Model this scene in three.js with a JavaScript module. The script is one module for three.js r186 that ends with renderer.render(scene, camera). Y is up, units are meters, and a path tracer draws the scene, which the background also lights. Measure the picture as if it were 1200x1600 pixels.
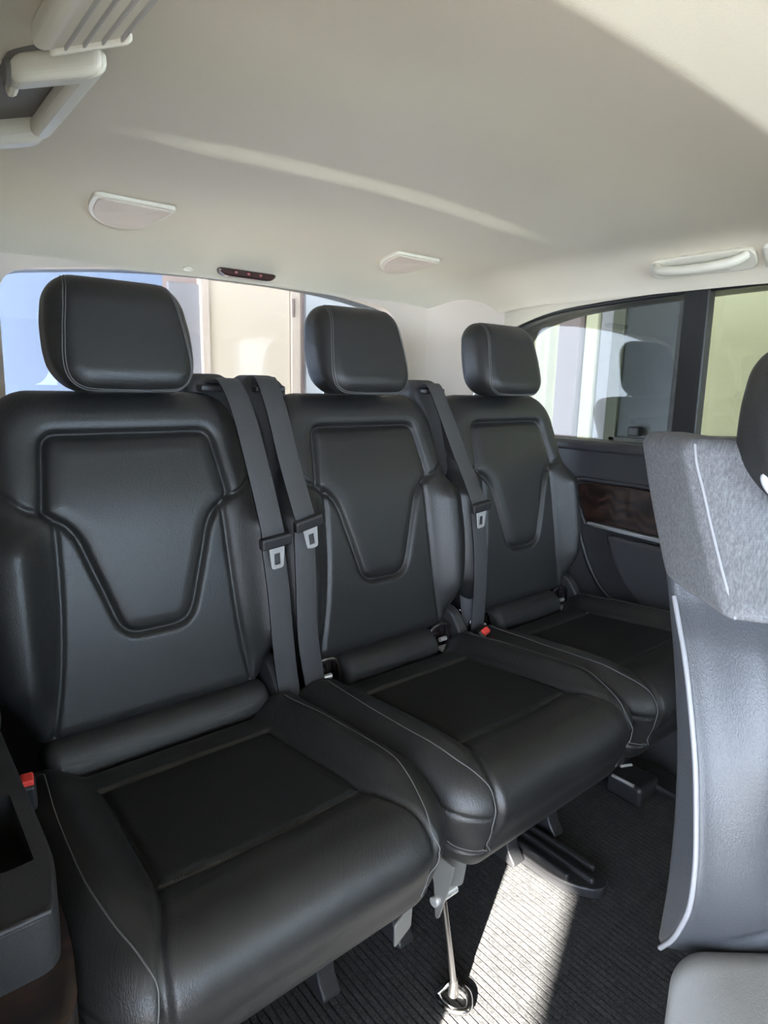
import * as THREE from 'three';
import { RoundedBoxGeometry } from 'three/addons/geometries/RoundedBoxGeometry.js';
import { mergeGeometries } from 'three/addons/utils/BufferGeometryUtils.js';
import { ImprovedNoise } from 'three/addons/math/ImprovedNoise.js';

// ---------------------------------------------------------------- camera, sky, sun, exposure
const scene = new THREE.Scene();
const camera = new THREE.PerspectiveCamera(2 * Math.atan(800 / 990) * 180 / Math.PI, 1200 / 1600, 0.02, 200);
{
  const D = Math.PI / 180, yaw = 39.8 * D, pit = 11.3 * D, rol = 1.24 * D;
  camera.position.set(-0.857, 1.047, 1.127);
  const v = new THREE.Vector3(Math.sin(yaw) * Math.cos(pit), -Math.sin(pit), -Math.cos(yaw) * Math.cos(pit));
  const r = new THREE.Vector3(Math.cos(yaw), 0, Math.sin(yaw)), u = r.clone().cross(v);
  const r2 = r.clone().multiplyScalar(Math.cos(rol)).addScaledVector(u, Math.sin(rol)), u2 = r2.clone().cross(v);
  camera.setRotationFromMatrix(new THREE.Matrix4().makeBasis(r2, u2, v.clone().negate()));
  camera.updateMatrixWorld();
}
scene.background = new THREE.Color().setRGB(0.76, 0.91, 1.15);
scene.backgroundIntensity = 11;
const sun = new THREE.DirectionalLight(new THREE.Color().setRGB(1, 0.955, 0.88), 82);
sun.target.position.set(0, 0, 0.5);
sun.position.copy(sun.target.position).add(new THREE.Vector3(-0.915 * 0.894, 0.447, 0.40 * 0.894).multiplyScalar(8));
sun.castShadow = true;
Object.assign(sun.shadow.camera, { left: -6, right: 6, top: 6, bottom: -6, near: 0.1, far: 30 });
sun.shadow.mapSize.set(4096, 4096); sun.shadow.radius = 1;
scene.add(sun, sun.target);
const renderer = new THREE.WebGLRenderer({ antialias: true });
renderer.toneMapping = THREE.LinearToneMapping;
renderer.toneMappingExposure = 2.15;
renderer.shadowMap.enabled = true;

// ---------------------------------------------------------------- helpers
const V = (x, y, z) => new THREE.Vector3(x, y, z);
const { min, max, abs, hypot, exp, sqrt, PI, sin, cos } = Math;
const clamp = (x, a, b) => min(b, max(a, x));
const sm = (a, b, x) => { x = clamp((x - a) / (b - a), 0, 1); return x * x * (3 - 2 * x); };
const smin = (a, b, k) => { const h = max(k - abs(a - b), 0) / k; return min(a, b) - h * h * k / 4; };
let seed = 7; const rnd = () => { seed = (seed * 1664525 + 1013904223) >>> 0; return seed / 4294967296; };
const noise = new ImprovedNoise();
function interp(xs, ys) {          // smooth monotone-ish interpolation
  return (x) => {
    if (x <= xs[0]) return ys[0] + (x - xs[0]) * (ys[1] - ys[0]) / (xs[1] - xs[0]);
    const n = xs.length;
    if (x >= xs[n - 1]) return ys[n - 1] + (x - xs[n - 1]) * (ys[n - 1] - ys[n - 2]) / (xs[n - 1] - xs[n - 2]);
    let i = 0; while (x > xs[i + 1]) i++;
    const sl = (k) => k <= 0 ? (ys[1] - ys[0]) / (xs[1] - xs[0]) : k >= n - 1 ? (ys[n - 1] - ys[n - 2]) / (xs[n - 1] - xs[n - 2]) : (ys[k + 1] - ys[k - 1]) / (xs[k + 1] - xs[k - 1]);
    const h = xs[i + 1] - xs[i], t = (x - xs[i]) / h, t2 = t * t, t3 = t2 * t;
    return (2 * t3 - 3 * t2 + 1) * ys[i] + (t3 - 2 * t2 + t) * h * sl(i) + (-2 * t3 + 3 * t2) * ys[i + 1] + (t3 - t2) * h * sl(i + 1);
  };
}
const taken = new Map();
function numbered(name) { const k = taken.get(name) ?? 0; taken.set(name, k + 1); return k ? name + '_' + String(k).padStart(3, '0') : name; }
function mesh(name, geo, mat, parent = scene) {
  const m = new THREE.Mesh(geo, mat); m.name = parent === scene ? numbered(name) : name;
  m.castShadow = m.receiveShadow = true; parent.add(m); return m;
}
function thing(name, label, category, [x, y, z] = [0, 0, 0], group) {
  const g = new THREE.Group(); g.name = numbered(name); g.position.set(x, y, z); scene.add(g);
  g.userData = { label, category }; if (group) g.userData.group = group; return g;
}
function tag(o, label, category, group) { Object.assign(o.userData, { label, category }); if (group) o.userData.group = group; return o; }
function struct(o, label, category) { o.userData.kind = 'structure'; if (label) o.userData.label = label; if (category) o.userData.category = category; return o; }
function bx(x0, x1, y0, y1, z0, z1) { return new THREE.BoxGeometry(x1 - x0, y1 - y0, z1 - z0).translate((x0 + x1) / 2, (y0 + y1) / 2, (z0 + z1) / 2); }
function rb(x0, x1, y0, y1, z0, z1, r = 0.006, s = 3) { return new RoundedBoxGeometry(x1 - x0, y1 - y0, z1 - z0, s, r).translate((x0 + x1) / 2, (y0 + y1) / 2, (z0 + z1) / 2); }
function clean(g) { const o = g.index ? g.toNonIndexed() : g; for (const k of Object.keys(o.attributes)) if (!['position', 'normal', 'uv'].includes(k)) o.deleteAttribute(k); return o; }
const join = (...gs) => mergeGeometries(gs.map(clean));
function tube(pts, r, n = 0, rs = 8, closed = false) {
  const c = new THREE.CatmullRomCurve3(pts.map(p => p.isVector3 ? p : V(...p)), closed, 'centripetal');
  return new THREE.TubeGeometry(c, n || pts.length * 6, r, rs, closed);
}
function rod(a, b, r, s = 12) {
  const A = V(...a), B = V(...b), d = B.clone().sub(A), L = d.length();
  const g = new THREE.CylinderGeometry(r, r, L, s); g.applyQuaternion(new THREE.Quaternion().setFromUnitVectors(V(0, 1, 0), d.normalize()));
  return g.translate((A.x + B.x) / 2, (A.y + B.y) / 2, (A.z + B.z) / 2);
}
function shapeOf(pts, holes = []) {
  const s = new THREE.Shape(pts.map(p => new THREE.Vector2(p[0], p[1])));
  for (const h of holes) s.holes.push(new THREE.Path(h.map(p => new THREE.Vector2(p[0], p[1]))));
  return s;
}
function smooth2(pts, n = 6, closed = false) {
  const c = new THREE.CatmullRomCurve3(pts.map(p => V(p[0], p[1], p[2] ?? 0)), closed, 'centripetal');
  return c.getPoints(n * pts.length).map(p => [p.x, p.y, p.z]);
}
// rounded polygon by cutting corners with arcs
function roundPoly(pts, r, k = 5) {
  const out = [], n = pts.length;
  for (let i = 0; i < n; i++) {
    const p = pts[i], a = pts[(i + n - 1) % n], b = pts[(i + 1) % n], rr = p[2] ?? r;
    const A = new THREE.Vector2(a[0] - p[0], a[1] - p[1]), B = new THREE.Vector2(b[0] - p[0], b[1] - p[1]);
    const la = min(rr, A.length() * 0.48), lb = min(rr, B.length() * 0.48); A.setLength(la); B.setLength(lb);
    for (let j = 0; j <= k; j++) { const t = j / k, u = 1 - t; out.push([p[0] + A.x * u * u + B.x * t * t, p[1] + A.y * u * u + B.y * t * t]); }
  }
  return out;
}
// extrude a (z, y) outline along x
function extrudeX(pts, x0, x1, bevel = 0, holes = []) {
  const g = new THREE.ExtrudeGeometry(shapeOf(pts.map(p => [-p[0], p[1]]), holes.map(h => h.map(p => [-p[0], p[1]]))), { depth: x1 - x0 - 2 * bevel, bevelEnabled: bevel > 0, bevelSize: bevel, bevelThickness: bevel, bevelSegments: 3, bevelOffset: -bevel, curveSegments: 8 });
  return g.translate(0, 0, bevel).rotateY(PI / 2).translate(x0, 0, 0);
}
// extrude an (x, y) outline along z
function extrudeZ(pts, z0, z1, bevel = 0, holes = []) {
  const g = new THREE.ExtrudeGeometry(shapeOf(pts, holes), { depth: z1 - z0 - 2 * bevel, bevelEnabled: bevel > 0, bevelSize: bevel, bevelThickness: bevel, bevelSegments: 3, bevelOffset: -bevel, curveSegments: 8 });
  return g.translate(0, 0, z0 + bevel);
}

// signed distance -> mesh: surface nets, vertices pushed onto the surface, normals from the gradient.
// regionOf splits the triangles into named parts.
function sdfMesh(f, lo, hi, h, regionOf = null) {
  const nx = Math.ceil((hi[0] - lo[0]) / h) + 1, ny = Math.ceil((hi[1] - lo[1]) / h) + 1, nz = Math.ceil((hi[2] - lo[2]) / h) + 1;
  const F = new Float32Array(nx * ny * nz).fill(1), at = (i, j, k) => i + nx * (j + ny * k), B = 6;
  for (let k0 = 0; k0 < nz; k0 += B) for (let j0 = 0; j0 < ny; j0 += B) for (let i0 = 0; i0 < nx; i0 += B) {
    const c = f(lo[0] + (i0 + B / 2) * h, lo[1] + (j0 + B / 2) * h, lo[2] + (k0 + B / 2) * h), skip = abs(c) > B * h * 1.9;
    for (let k = k0; k < min(nz, k0 + B); k++) for (let j = j0; j < min(ny, j0 + B); j++) for (let i = i0; i < min(nx, i0 + B); i++)
      F[at(i, j, k)] = skip ? c : f(lo[0] + i * h, lo[1] + j * h, lo[2] + k * h);
  }
  const idx = new Int32Array(nx * ny * nz).fill(-1), P = [];
  for (let k = 0; k < nz - 1; k++) for (let j = 0; j < ny - 1; j++) for (let i = 0; i < nx - 1; i++) {
    let m = 0, sx = 0, sy = 0, sz = 0, n = 0; const v = [];
    for (let c = 0; c < 8; c++) { const d = F[at(i + (c & 1), j + (c >> 1 & 1), k + (c >> 2))]; v.push(d); if (d < 0) m |= 1 << c; }
    if (m === 0 || m === 255) continue;
    for (let a = 0; a < 8; a++) for (let bit = 1; bit < 8; bit <<= 1) { const b = a | bit; if (b === a || (v[a] < 0) === (v[b] < 0)) continue;
      const t = v[a] / (v[a] - v[b]); n++;
      sx += (a & 1) + (bit === 1 ? t : 0); sy += (a >> 1 & 1) + (bit === 2 ? t : 0); sz += (a >> 2) + (bit === 4 ? t : 0); }
    idx[at(i, j, k)] = P.length / 3; P.push(lo[0] + (i + sx / n) * h, lo[1] + (j + sy / n) * h, lo[2] + (k + sz / n) * h);
  }
  const N = new Float32Array(P.length), UV = new Float32Array(P.length / 3 * 2), e = h * 0.45;
  for (let q = 0; q < P.length; q += 3) {
    let x = P[q], y = P[q + 1], z = P[q + 2], gx, gy, gz;
    for (let it = 0; it < 3; it++) {
      gx = (f(x + e, y, z) - f(x - e, y, z)) / (2 * e); gy = (f(x, y + e, z) - f(x, y - e, z)) / (2 * e); gz = (f(x, y, z + e) - f(x, y, z - e)) / (2 * e);
      if (it === 2) break;
      const d = f(x, y, z), g2 = max(gx * gx + gy * gy + gz * gz, 0.2), s = clamp(d / g2, -h * 0.5, h * 0.5);
      x -= gx * s; y -= gy * s; z -= gz * s;
    }
    P[q] = x; P[q + 1] = y; P[q + 2] = z; const l = hypot(gx, gy, gz) || 1; N[q] = gx / l; N[q + 1] = gy / l; N[q + 2] = gz / l;
    const o = q / 3 * 2; UV[o] = x + z * 0.7; UV[o + 1] = y + z * 0.7;
  }
  const parts = new Map(), put = (a, b, c) => {
    let r = '';
    if (regionOf) { const A = a * 3, Bq = b * 3, Cq = c * 3; r = regionOf((P[A] + P[Bq] + P[Cq]) / 3, (P[A + 1] + P[Bq + 1] + P[Cq + 1]) / 3, (P[A + 2] + P[Bq + 2] + P[Cq + 2]) / 3, N[A], N[A + 1], N[A + 2]); }
    if (!parts.has(r)) parts.set(r, []); parts.get(r).push(a, b, c);
  };
  for (let k = 1; k < nz - 1; k++) for (let j = 1; j < ny - 1; j++) for (let i = 1; i < nx - 1; i++) {
    const d0 = F[at(i, j, k)] < 0;
    const quad = (a, b, c, d, fl) => { if (a < 0 || b < 0 || c < 0 || d < 0) return; if (fl) { put(a, b, c); put(a, c, d); } else { put(a, c, b); put(a, d, c); } };
    if (d0 !== F[at(i + 1, j, k)] < 0) quad(idx[at(i, j - 1, k - 1)], idx[at(i, j, k - 1)], idx[at(i, j, k)], idx[at(i, j - 1, k)], d0);
    if (d0 !== F[at(i, j + 1, k)] < 0) quad(idx[at(i - 1, j, k - 1)], idx[at(i - 1, j, k)], idx[at(i, j, k)], idx[at(i, j, k - 1)], d0);
    if (d0 !== F[at(i, j, k + 1)] < 0) quad(idx[at(i - 1, j - 1, k)], idx[at(i, j - 1, k)], idx[at(i, j, k)], idx[at(i - 1, j, k)], d0);
  }
  const out = {};
  for (const [r, T] of parts) {
    const map = new Map(), p = [], n = [], uv = [], ix = [];
    for (const t of T) { if (!map.has(t)) { map.set(t, p.length / 3); p.push(P[t * 3], P[t * 3 + 1], P[t * 3 + 2]); n.push(N[t * 3], N[t * 3 + 1], N[t * 3 + 2]); uv.push(UV[t * 2], UV[t * 2 + 1]); } ix.push(map.get(t)); }
    const g = new THREE.BufferGeometry();
    g.setAttribute('position', new THREE.Float32BufferAttribute(p, 3)); g.setAttribute('normal', new THREE.Float32BufferAttribute(n, 3)); g.setAttribute('uv', new THREE.Float32BufferAttribute(uv, 2)); g.setIndex(ix);
    out[r] = g;
  }
  return regionOf ? out : out[''];
}
function onto(f, pts, lift = 0.0004) {   // push points onto an SDF surface
  return pts.map(p => { let [x, y, z] = p; const e = 0.0015;
    for (let i = 0; i < 6; i++) { const gx = (f(x + e, y, z) - f(x - e, y, z)) / (2 * e), gy = (f(x, y + e, z) - f(x, y - e, z)) / (2 * e), gz = (f(x, y, z + e) - f(x, y, z - e)) / (2 * e), g = max(gx * gx + gy * gy + gz * gz, 0.3), d = (f(x, y, z) - lift) / g; x -= gx * d; y -= gy * d; z -= gz * d; }
    return V(x, y, z); });
}
const rrect = (x, y, hx, hy, r) => { const a = abs(x) - hx + r, b = abs(y) - hy + r; return hypot(max(a, 0), max(b, 0)) + min(max(a, b), 0) - r; };
const rbox = (x, y, z, hx, hy, hz, r) => { const a = abs(x) - hx + r, b = abs(y) - hy + r, c = abs(z) - hz + r; return hypot(max(a, 0), max(b, 0), max(c, 0)) + min(max(a, b, c), 0) - r; };
const roundAnd = (a, b, r) => hypot(max(a + r, 0), max(b + r, 0)) + min(max(a, b) + r, 0) - r;
function segDist(px, py, a, b) { const dx = b[0] - a[0], dy = b[1] - a[1], t = clamp(((px - a[0]) * dx + (py - a[1]) * dy) / (dx * dx + dy * dy || 1), 0, 1); return hypot(px - a[0] - t * dx, py - a[1] - t * dy); }
// 2-D distance field sampled bilinearly; closed polygon gives a sign
function field2(lines, x0, x1, y0, y1, h, poly = false) {
  const nx = Math.ceil((x1 - x0) / h) + 2, ny = Math.ceil((y1 - y0) / h) + 2, A = new Float32Array(nx * ny);
  for (let j = 0; j < ny; j++) for (let i = 0; i < nx; i++) {
    const x = x0 + i * h, y = y0 + j * h; let d = 1;
    for (const L of lines) for (let q = 0; q + 1 < L.length; q++) d = min(d, segDist(x, y, L[q], L[q + 1]));
    if (poly) { let ins = false; const L = lines[0]; for (let a = 0, b = L.length - 1; a < L.length; b = a++) if ((L[a][1] > y) !== (L[b][1] > y) && x < (L[b][0] - L[a][0]) * (y - L[a][1]) / (L[b][1] - L[a][1]) + L[a][0]) ins = !ins; if (ins) d = -d; }
    A[i + nx * j] = d;
  }
  return (x, y) => { const u = clamp((x - x0) / h, 0, nx - 1.001), v = clamp((y - y0) / h, 0, ny - 1.001), i = u | 0, j = v | 0, a = u - i, b = v - j, o = i + nx * j;
    return (A[o] * (1 - a) + A[o + 1] * a) * (1 - b) + (A[o + nx] * (1 - a) + A[o + nx + 1] * a) * b; };
}

// ---------------------------------------------------------------- textures and materials
function tex(n, fn, srgb = false, rep = 1) {
  const d = new Uint8Array(n * n * 4);
  for (let j = 0; j < n; j++) for (let i = 0; i < n; i++) { const c = fn(i / n, j / n), o = (i + j * n) * 4; const a = Array.isArray(c) ? c : [c, c, c]; for (let k = 0; k < 3; k++) d[o + k] = clamp(a[k], 0, 1) * 255; d[o + 3] = 255; }
  const t = new THREE.DataTexture(d, n, n); t.wrapS = t.wrapT = THREE.RepeatWrapping; t.magFilter = THREE.LinearFilter; t.minFilter = THREE.LinearMipmapLinearFilter; t.generateMipmaps = true;
  if (srgb) t.colorSpace = THREE.SRGBColorSpace; t.repeat.set(rep, rep); t.needsUpdate = true; return t;
}
function tileNoise(n, cells, sd) {      // tileable value noise
  const g = []; seed = sd; for (let i = 0; i < cells * cells; i++) g.push(rnd());
  return (u, v) => { const x = u * cells, y = v * cells, i = Math.floor(x), j = Math.floor(y), a = x - i, b = y - j, s = a * a * (3 - 2 * a), t = b * b * (3 - 2 * b), G = (p, q) => g[(p % cells + cells) % cells + cells * ((q % cells + cells) % cells)];
    return (G(i, j) * (1 - s) + G(i + 1, j) * s) * (1 - t) + (G(i, j + 1) * (1 - s) + G(i + 1, j + 1) * s) * t; };
}
const n1 = tileNoise(0, 64, 11), n2 = tileNoise(0, 128, 23), n3 = tileNoise(0, 16, 37), n4 = tileNoise(0, 200, 51);
const grainTex = tex(512, (u, v) => 0.5 * abs(n1(u, v) - 0.5) * 2 + 0.5 * abs(n2(u, v) - 0.5) * 2, false, 8);
const weaveTex = tex(512, (u, v) => 0.5 * n4(u, v) + 0.25 * (0.5 + 0.5 * sin(u * 2 * PI * 128)) + 0.25 * (0.5 + 0.5 * sin(v * 2 * PI * 128)), false, 6);
const rgb = (r, g, b) => new THREE.Color().setRGB(r, g, b);
const P = (o) => new THREE.MeshPhysicalMaterial(o);
const M = {
  leather: P({ color: rgb(0.0145, 0.0145, 0.014), roughness: 0.43, bumpMap: grainTex, bumpScale: 0.0003, specularIntensity: 0.9 }),
  perforated: P({ color: rgb(0.011, 0.011, 0.011), roughness: 0.7, bumpMap: weaveTex, bumpScale: 0.0005, specularIntensity: 0.4 }),
  thread: P({ color: rgb(0.085, 0.085, 0.083), roughness: 0.7 }),
  darkThread: P({ color: rgb(0.03, 0.03, 0.03), roughness: 0.6 }),
  webbing: P({ color: rgb(0.035, 0.035, 0.036), roughness: 0.6, bumpMap: weaveTex, bumpScale: 0.0004, sheen: 0.3, sheenRoughness: 0.5, sheenColor: rgb(0.3, 0.3, 0.3) }),
  plastic: P({ color: rgb(0.016, 0.016, 0.017), roughness: 0.45 }),
  softPlastic: P({ color: rgb(0.022, 0.022, 0.023), roughness: 0.6, bumpMap: grainTex, bumpScale: 0.0004 }),
  greyPlastic: P({ color: rgb(0.034, 0.034, 0.037), roughness: 0.5 }),
  steel: P({ color: rgb(0.72, 0.71, 0.69), roughness: 0.3, metalness: 0.7 }),
  darkSteel: P({ color: rgb(0.36, 0.35, 0.34), roughness: 0.32, metalness: 1 }),
  bracket: P({ color: rgb(0.24, 0.235, 0.22), roughness: 0.5, metalness: 0.6 }),
  chrome: P({ color: rgb(0.75, 0.75, 0.75), roughness: 0.15, metalness: 1 }),
  red: P({ color: rgb(0.65, 0.05, 0.04), roughness: 0.4 }),
  headliner: P({ color: rgb(0.64, 0.585, 0.475), roughness: 0.95, bumpMap: weaveTex, bumpScale: 0.0003 }),
  pillar: P({ color: rgb(0.60, 0.52, 0.44), roughness: 0.7 }),
  ivory: P({ color: rgb(0.68, 0.65, 0.55), roughness: 0.4 }),
  ivoryDark: P({ color: rgb(0.42, 0.41, 0.39), roughness: 0.6 }),
  socket: P({ color: rgb(0.17, 0.16, 0.145), roughness: 0.7 }),
  rubber: P({ color: rgb(0.012, 0.012, 0.012), roughness: 0.5 }),
  gloss: P({ color: rgb(0.012, 0.009, 0.009), roughness: 0.12, clearcoat: 1 }),
  body: P({ color: rgb(0.03, 0.03, 0.032), roughness: 0.35 }),
  tint: P({ color: rgb(0.58, 0.59, 0.57), roughness: 0.0, transmission: 1, thickness: 0, ior: 1.5, specularIntensity: 1 }),
  tintRear: P({ color: rgb(0.66, 0.65, 0.63), roughness: 0.0, transmission: 1, thickness: 0, ior: 1.5, specularIntensity: 0.4 }),
  clear: P({ color: rgb(0.93, 0.96, 0.95), roughness: 0.0, transmission: 1, thickness: 0, ior: 1.5 }),
};
const carpetTex = tex(512, (u, v) => { const a = n4(u, v), b = n2(u, v), c = n3(u, v); const k = 0.215 + 0.07 * (a - 0.5) + 0.07 * (b - 0.5) + 0.03 * (c - 0.5); return [k, k, k * 1.0]; }, true, 3);
M.carpet = P({ map: carpetTex, roughness: 1, bumpMap: tex(512, (u, v) => 0.5 * n4(u, v) + 0.5 * n2(u, v), false, 3), bumpScale: 0.0008, specularIntensity: 0.2 });
const woodTex = tex(512, (u, v) => { const w = 0.5 + 0.5 * sin(2 * PI * (6 * v + 1.6 * n3(u * 0.5, v * 0.5) + 0.6 * n3(u, v))), f = n1(u * 0.25, v); return [0.07 + 0.12 * w + 0.05 * f, 0.05 + 0.08 * w + 0.035 * f, 0.045 + 0.06 * w + 0.03 * f]; }, true, 3);
M.wood = P({ map: woodTex, roughness: 0.3, clearcoat: 0.8, clearcoatRoughness: 0.08 });
const fabricTex = tex(512, (u, v) => { const k = 0.365 + 0.09 * (n4(u, v) - 0.5) + 0.06 * (n2(u, v) - 0.5); return [k, k, k * 1.02]; }, true, 4);
M.fabric = P({ map: fabricTex, roughness: 0.9, bumpMap: weaveTex, bumpScale: 0.0006 });
M.greyLeather = P({ color: rgb(0.045, 0.047, 0.052), roughness: 0.42, bumpMap: grainTex, bumpScale: 0.0003 });
M.greyCloth = P({ color: rgb(0.20, 0.195, 0.185), roughness: 0.8, bumpMap: weaveTex, bumpScale: 0.0005 });

// ================================================================ THE VAN'S SHELL
// floor: carpet with lengthwise ribs
{
  const pts = [], pitch = 0.0135, w = 0.0034, d = 0.0045;
  pts.push([-0.86, -0.03]);
  for (let x = -0.86; x < 0.855; x += pitch) pts.push([x, 0], [x + pitch - w, 0], [x + pitch - w * 0.72, -d], [x + pitch - w * 0.28, -d]);
  pts.push([0.86, 0], [0.86, -0.03]);
  const g = new THREE.ExtrudeGeometry(shapeOf(pts.reverse()), { depth: 3.1, bevelEnabled: false, steps: 1 }).translate(0, 0, -0.62);
  struct(mesh('floor', g, M.carpet), 'dark grey ribbed carpet floor of the van', 'floor');
}
// ceiling: moulded headliner
const ceilY = (x, z) => {
  const ax = abs(x);
  let y = 1.426 - 0.02 * (x / 0.55) ** 2 - 22 * max(0, ax - 0.64) ** 3;
  if (z < -0.1) y -= 0.32 * (-0.1 - z) ** 2;
  if (z < -0.3) y -= 2.2 * (-0.3 - z) ** 2;
  y -= 0.013 * (1 - sm(0.088, 0.118, z + 0.02 * (x / 0.55) ** 2)) * (1 - sm(0.30, 0.60, ax));
  if (z > 0.45) y -= 0.035 * min(1, (z - 0.45) / 0.28) ** 2;
  if (z > 0.73) y += 0.02 * min(1, (z - 0.73) / 0.10);
  return y;
};
{
  const nx = 120, nz = 292, z0 = -0.47, z1 = 2.45, X = 0.798, p = [], uv = [], ix = [];
  for (let j = 0; j <= nz; j++) for (let i = 0; i <= nx; i++) { const x = -X + 2 * X * i / nx, z = z0 + (z1 - z0) * j / nz; p.push(x, ceilY(x, z), z); uv.push(x, z); }
  const n0 = p.length / 3;
  for (let j = 0; j <= nz; j++) for (let i = 0; i <= nx; i++) { const x = -X + 2 * X * i / nx, z = z0 + (z1 - z0) * j / nz; p.push(x, ceilY(x, z) + 0.06, z); uv.push(x, z); }
  const id = (i, j) => j * (nx + 1) + i;
  for (let j = 0; j < nz; j++) for (let i = 0; i < nx; i++) { const a = id(i, j), b = id(i + 1, j), c = id(i + 1, j + 1), d = id(i, j + 1); ix.push(a, b, c, a, c, d, a + n0, c + n0, b + n0, a + n0, d + n0, c + n0); }
  for (let i = 0; i < nx; i++) for (const j of [0, nz]) { const a = id(i, j), b = id(i + 1, j); ix.push(a, b, b + n0, a, b + n0, a + n0); }
  for (let j = 0; j < nz; j++) for (const i of [0, nx]) { const a = id(i, j), b = id(i, j + 1); ix.push(a, b, b + n0, a, b + n0, a + n0); }
  const g = new THREE.BufferGeometry(); g.setAttribute('position', new THREE.Float32BufferAttribute(p, 3)); g.setAttribute('uv', new THREE.Float32BufferAttribute(uv, 2)); g.setIndex(ix); g.computeVertexNormals();
  struct(mesh('ceiling', g, M.headliner), 'pale greige fabric headliner with a moulded cross ridge', 'headliner');
  struct(mesh('roof', bx(-0.97, 0.97, 1.49, 1.53, -0.60, 2.5), M.body), 'painted steel roof skin above the headliner', 'roof');
}
// right side wall with the long window
const XR = 0.82;
{
  const win = roundPoly([[-0.30, 0.895, 0.03], [0.62, 0.895, 0.01], [1.36, 0.895, 0.04], [1.36, 1.295, 0.05], [0.50, 1.304, 0.2], [0.10, 1.290, 0.2], [-0.12, 1.272, 0.1], [-0.27, 1.225, 0.06]], 0.03);
  const win2 = roundPoly([[1.55, 0.895], [2.30, 0.895], [2.05, 1.29], [1.55, 1.295]], 0.04);
  const outer = [[-0.60, -0.03], [2.5, -0.03], [2.5, 1.49], [-0.60, 1.49]];
  const wall = struct(mesh('wall_right', extrudeX(outer, XR + 0.012, XR + 0.13, 0, [win, win2]), M.body), 'right side of the van around the long side window', 'wall');
  // headliner-coloured cant rail above the window and dark belt trim beneath
  const upper = roundPoly([[-0.60, 1.23, 0.0], [-0.30, 1.20, 0.05], [-0.285, 1.225, 0.05], [-0.12, 1.278, 0.1], [0.10, 1.296, 0.2], [0.50, 1.310, 0.2], [1.40, 1.30], [2.5, 1.30], [2.5, 1.40], [-0.60, 1.40]], 0.01);
  mesh('cant_rail', extrudeX(upper, XR - 0.008, XR + 0.012, 0.004), M.headliner, wall);
  const seal = smooth2([[-0.285, 0.92], [-0.292, 1.1], [-0.278, 1.215], [-0.25, 1.24], [-0.12, 1.272], [0.10, 1.290], [0.50, 1.303], [1.34, 1.296]], 6);
  mesh('window_seal', tube(seal.map(p => V(XR + 0.004, p[1], p[0])), 0.007, 120), M.rubber, wall);
  const pil = [[0.308, 0.88], [0.372, 0.88], [0.366, 1.312], [0.302, 1.312]];
  mesh('window_pillar', extrudeX(pil, XR - 0.006, XR + 0.03, 0.004), M.rubber, wall);
  mesh('window_pillar', extrudeX([[1.36, 0.88], [1.55, 0.88], [1.55, 1.31], [1.36, 1.31]], XR - 0.01, XR + 0.012, 0.004), M.pillar, wall);
  // belt trim with a rounded upper lip
  const belt = join(extrudeX(roundPoly([[-0.60, 0.79], [2.5, 0.79], [2.5, 0.90], [-0.60, 0.90]], 0.01), XR - 0.035, XR + 0.012, 0.008), rb(XR - 0.05, XR + 0.03, 0.872, 0.897, -0.60, 2.5, 0.01));
  mesh('belt_trim', belt, M.greyPlastic, wall);
  mesh('lower_trim', extrudeX([[-0.60, 0.0], [2.5, 0.0], [2.5, 0.80], [-0.60, 0.80]], XR - 0.022, XR + 0.012), M.softPlastic, wall);
  // walnut inlay, bright strip, door pocket with its lip
  const wood = roundPoly([[0.095, 0.668, 0.01], [0.05, 0.782, 0.03], [1.25, 0.782], [1.25, 0.640]], 0.01);
  mesh('wood_inlay', extrudeX(wood, XR - 0.04, XR - 0.02, 0.004), M.wood, wall);
  mesh('inlay_surround', tube([[XR - 0.034, 0.655, 0.092], [XR - 0.034, 0.70, 0.07], [XR - 0.034, 0.768, 0.043], [XR - 0.034, 0.787, 0.062], [XR - 0.034, 0.789, 0.12], [XR - 0.034, 0.789, 0.6], [XR - 0.034, 0.789, 1.25]], 0.006, 80), M.greyPlastic, wall);
  mesh('bright_strip', extrudeX([[0.10, 0.655], [0.105, 0.665], [0.31, 0.658], [1.25, 0.635], [1.25, 0.622], [0.31, 0.646]], XR - 0.046, XR - 0.02, 0.003), P({ color: rgb(0.75, 0.77, 0.78), roughness: 0.35, metalness: 0.9 }), wall);
  const pocket = roundPoly([[0.165, 0.64, 0.02], [0.185, 0.59, 0.05], [0.222, 0.52, 0.06], [0.285, 0.462, 0.06], [0.37, 0.445, 0.03], [0.75, 0.445, 0.05], [0.80, 0.62, 0.03]], 0.02);
  mesh('door_pocket', extrudeX(pocket, XR - 0.05, XR - 0.02, 0.01), M.greyPlastic, wall);
  const lip = smooth2([[0.055, 0.66], [0.085, 0.58], [0.13, 0.50], [0.19, 0.445], [0.26, 0.42], [0.37, 0.415], [0.80, 0.415]], 8);
  mesh('panel_lip', tube(lip.map(p => V(XR - 0.022, p[1], p[0])), 0.007, 90), M.plastic, wall);
  mesh('tie_down', rb(XR - 0.045, XR - 0.018, 0.40, 0.425, 0.158, 0.178, 0.006), M.bracket, wall);
  // panes
  const pane = (a, b, nm, lb) => struct(mesh(nm, extrudeX([[a, 0.86], [b, 0.86], [b, 1.33], [a, 1.33]], XR + 0.040, XR + 0.044), M.tint), lb, 'window');
  pane(-0.34, 0.335, 'window_2', 'tinted rear side pane behind the right-hand seat');
  pane(0.345, 1.40, 'window_3', 'tinted side pane in front of the dark window pillar');
  struct(mesh('window_4', extrudeX([[1.5, 0.86], [2.36, 0.86], [2.36, 1.33], [1.5, 1.33]], XR + 0.04, XR + 0.044), M.clear), 'front door window on the right', 'window');
}
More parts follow.
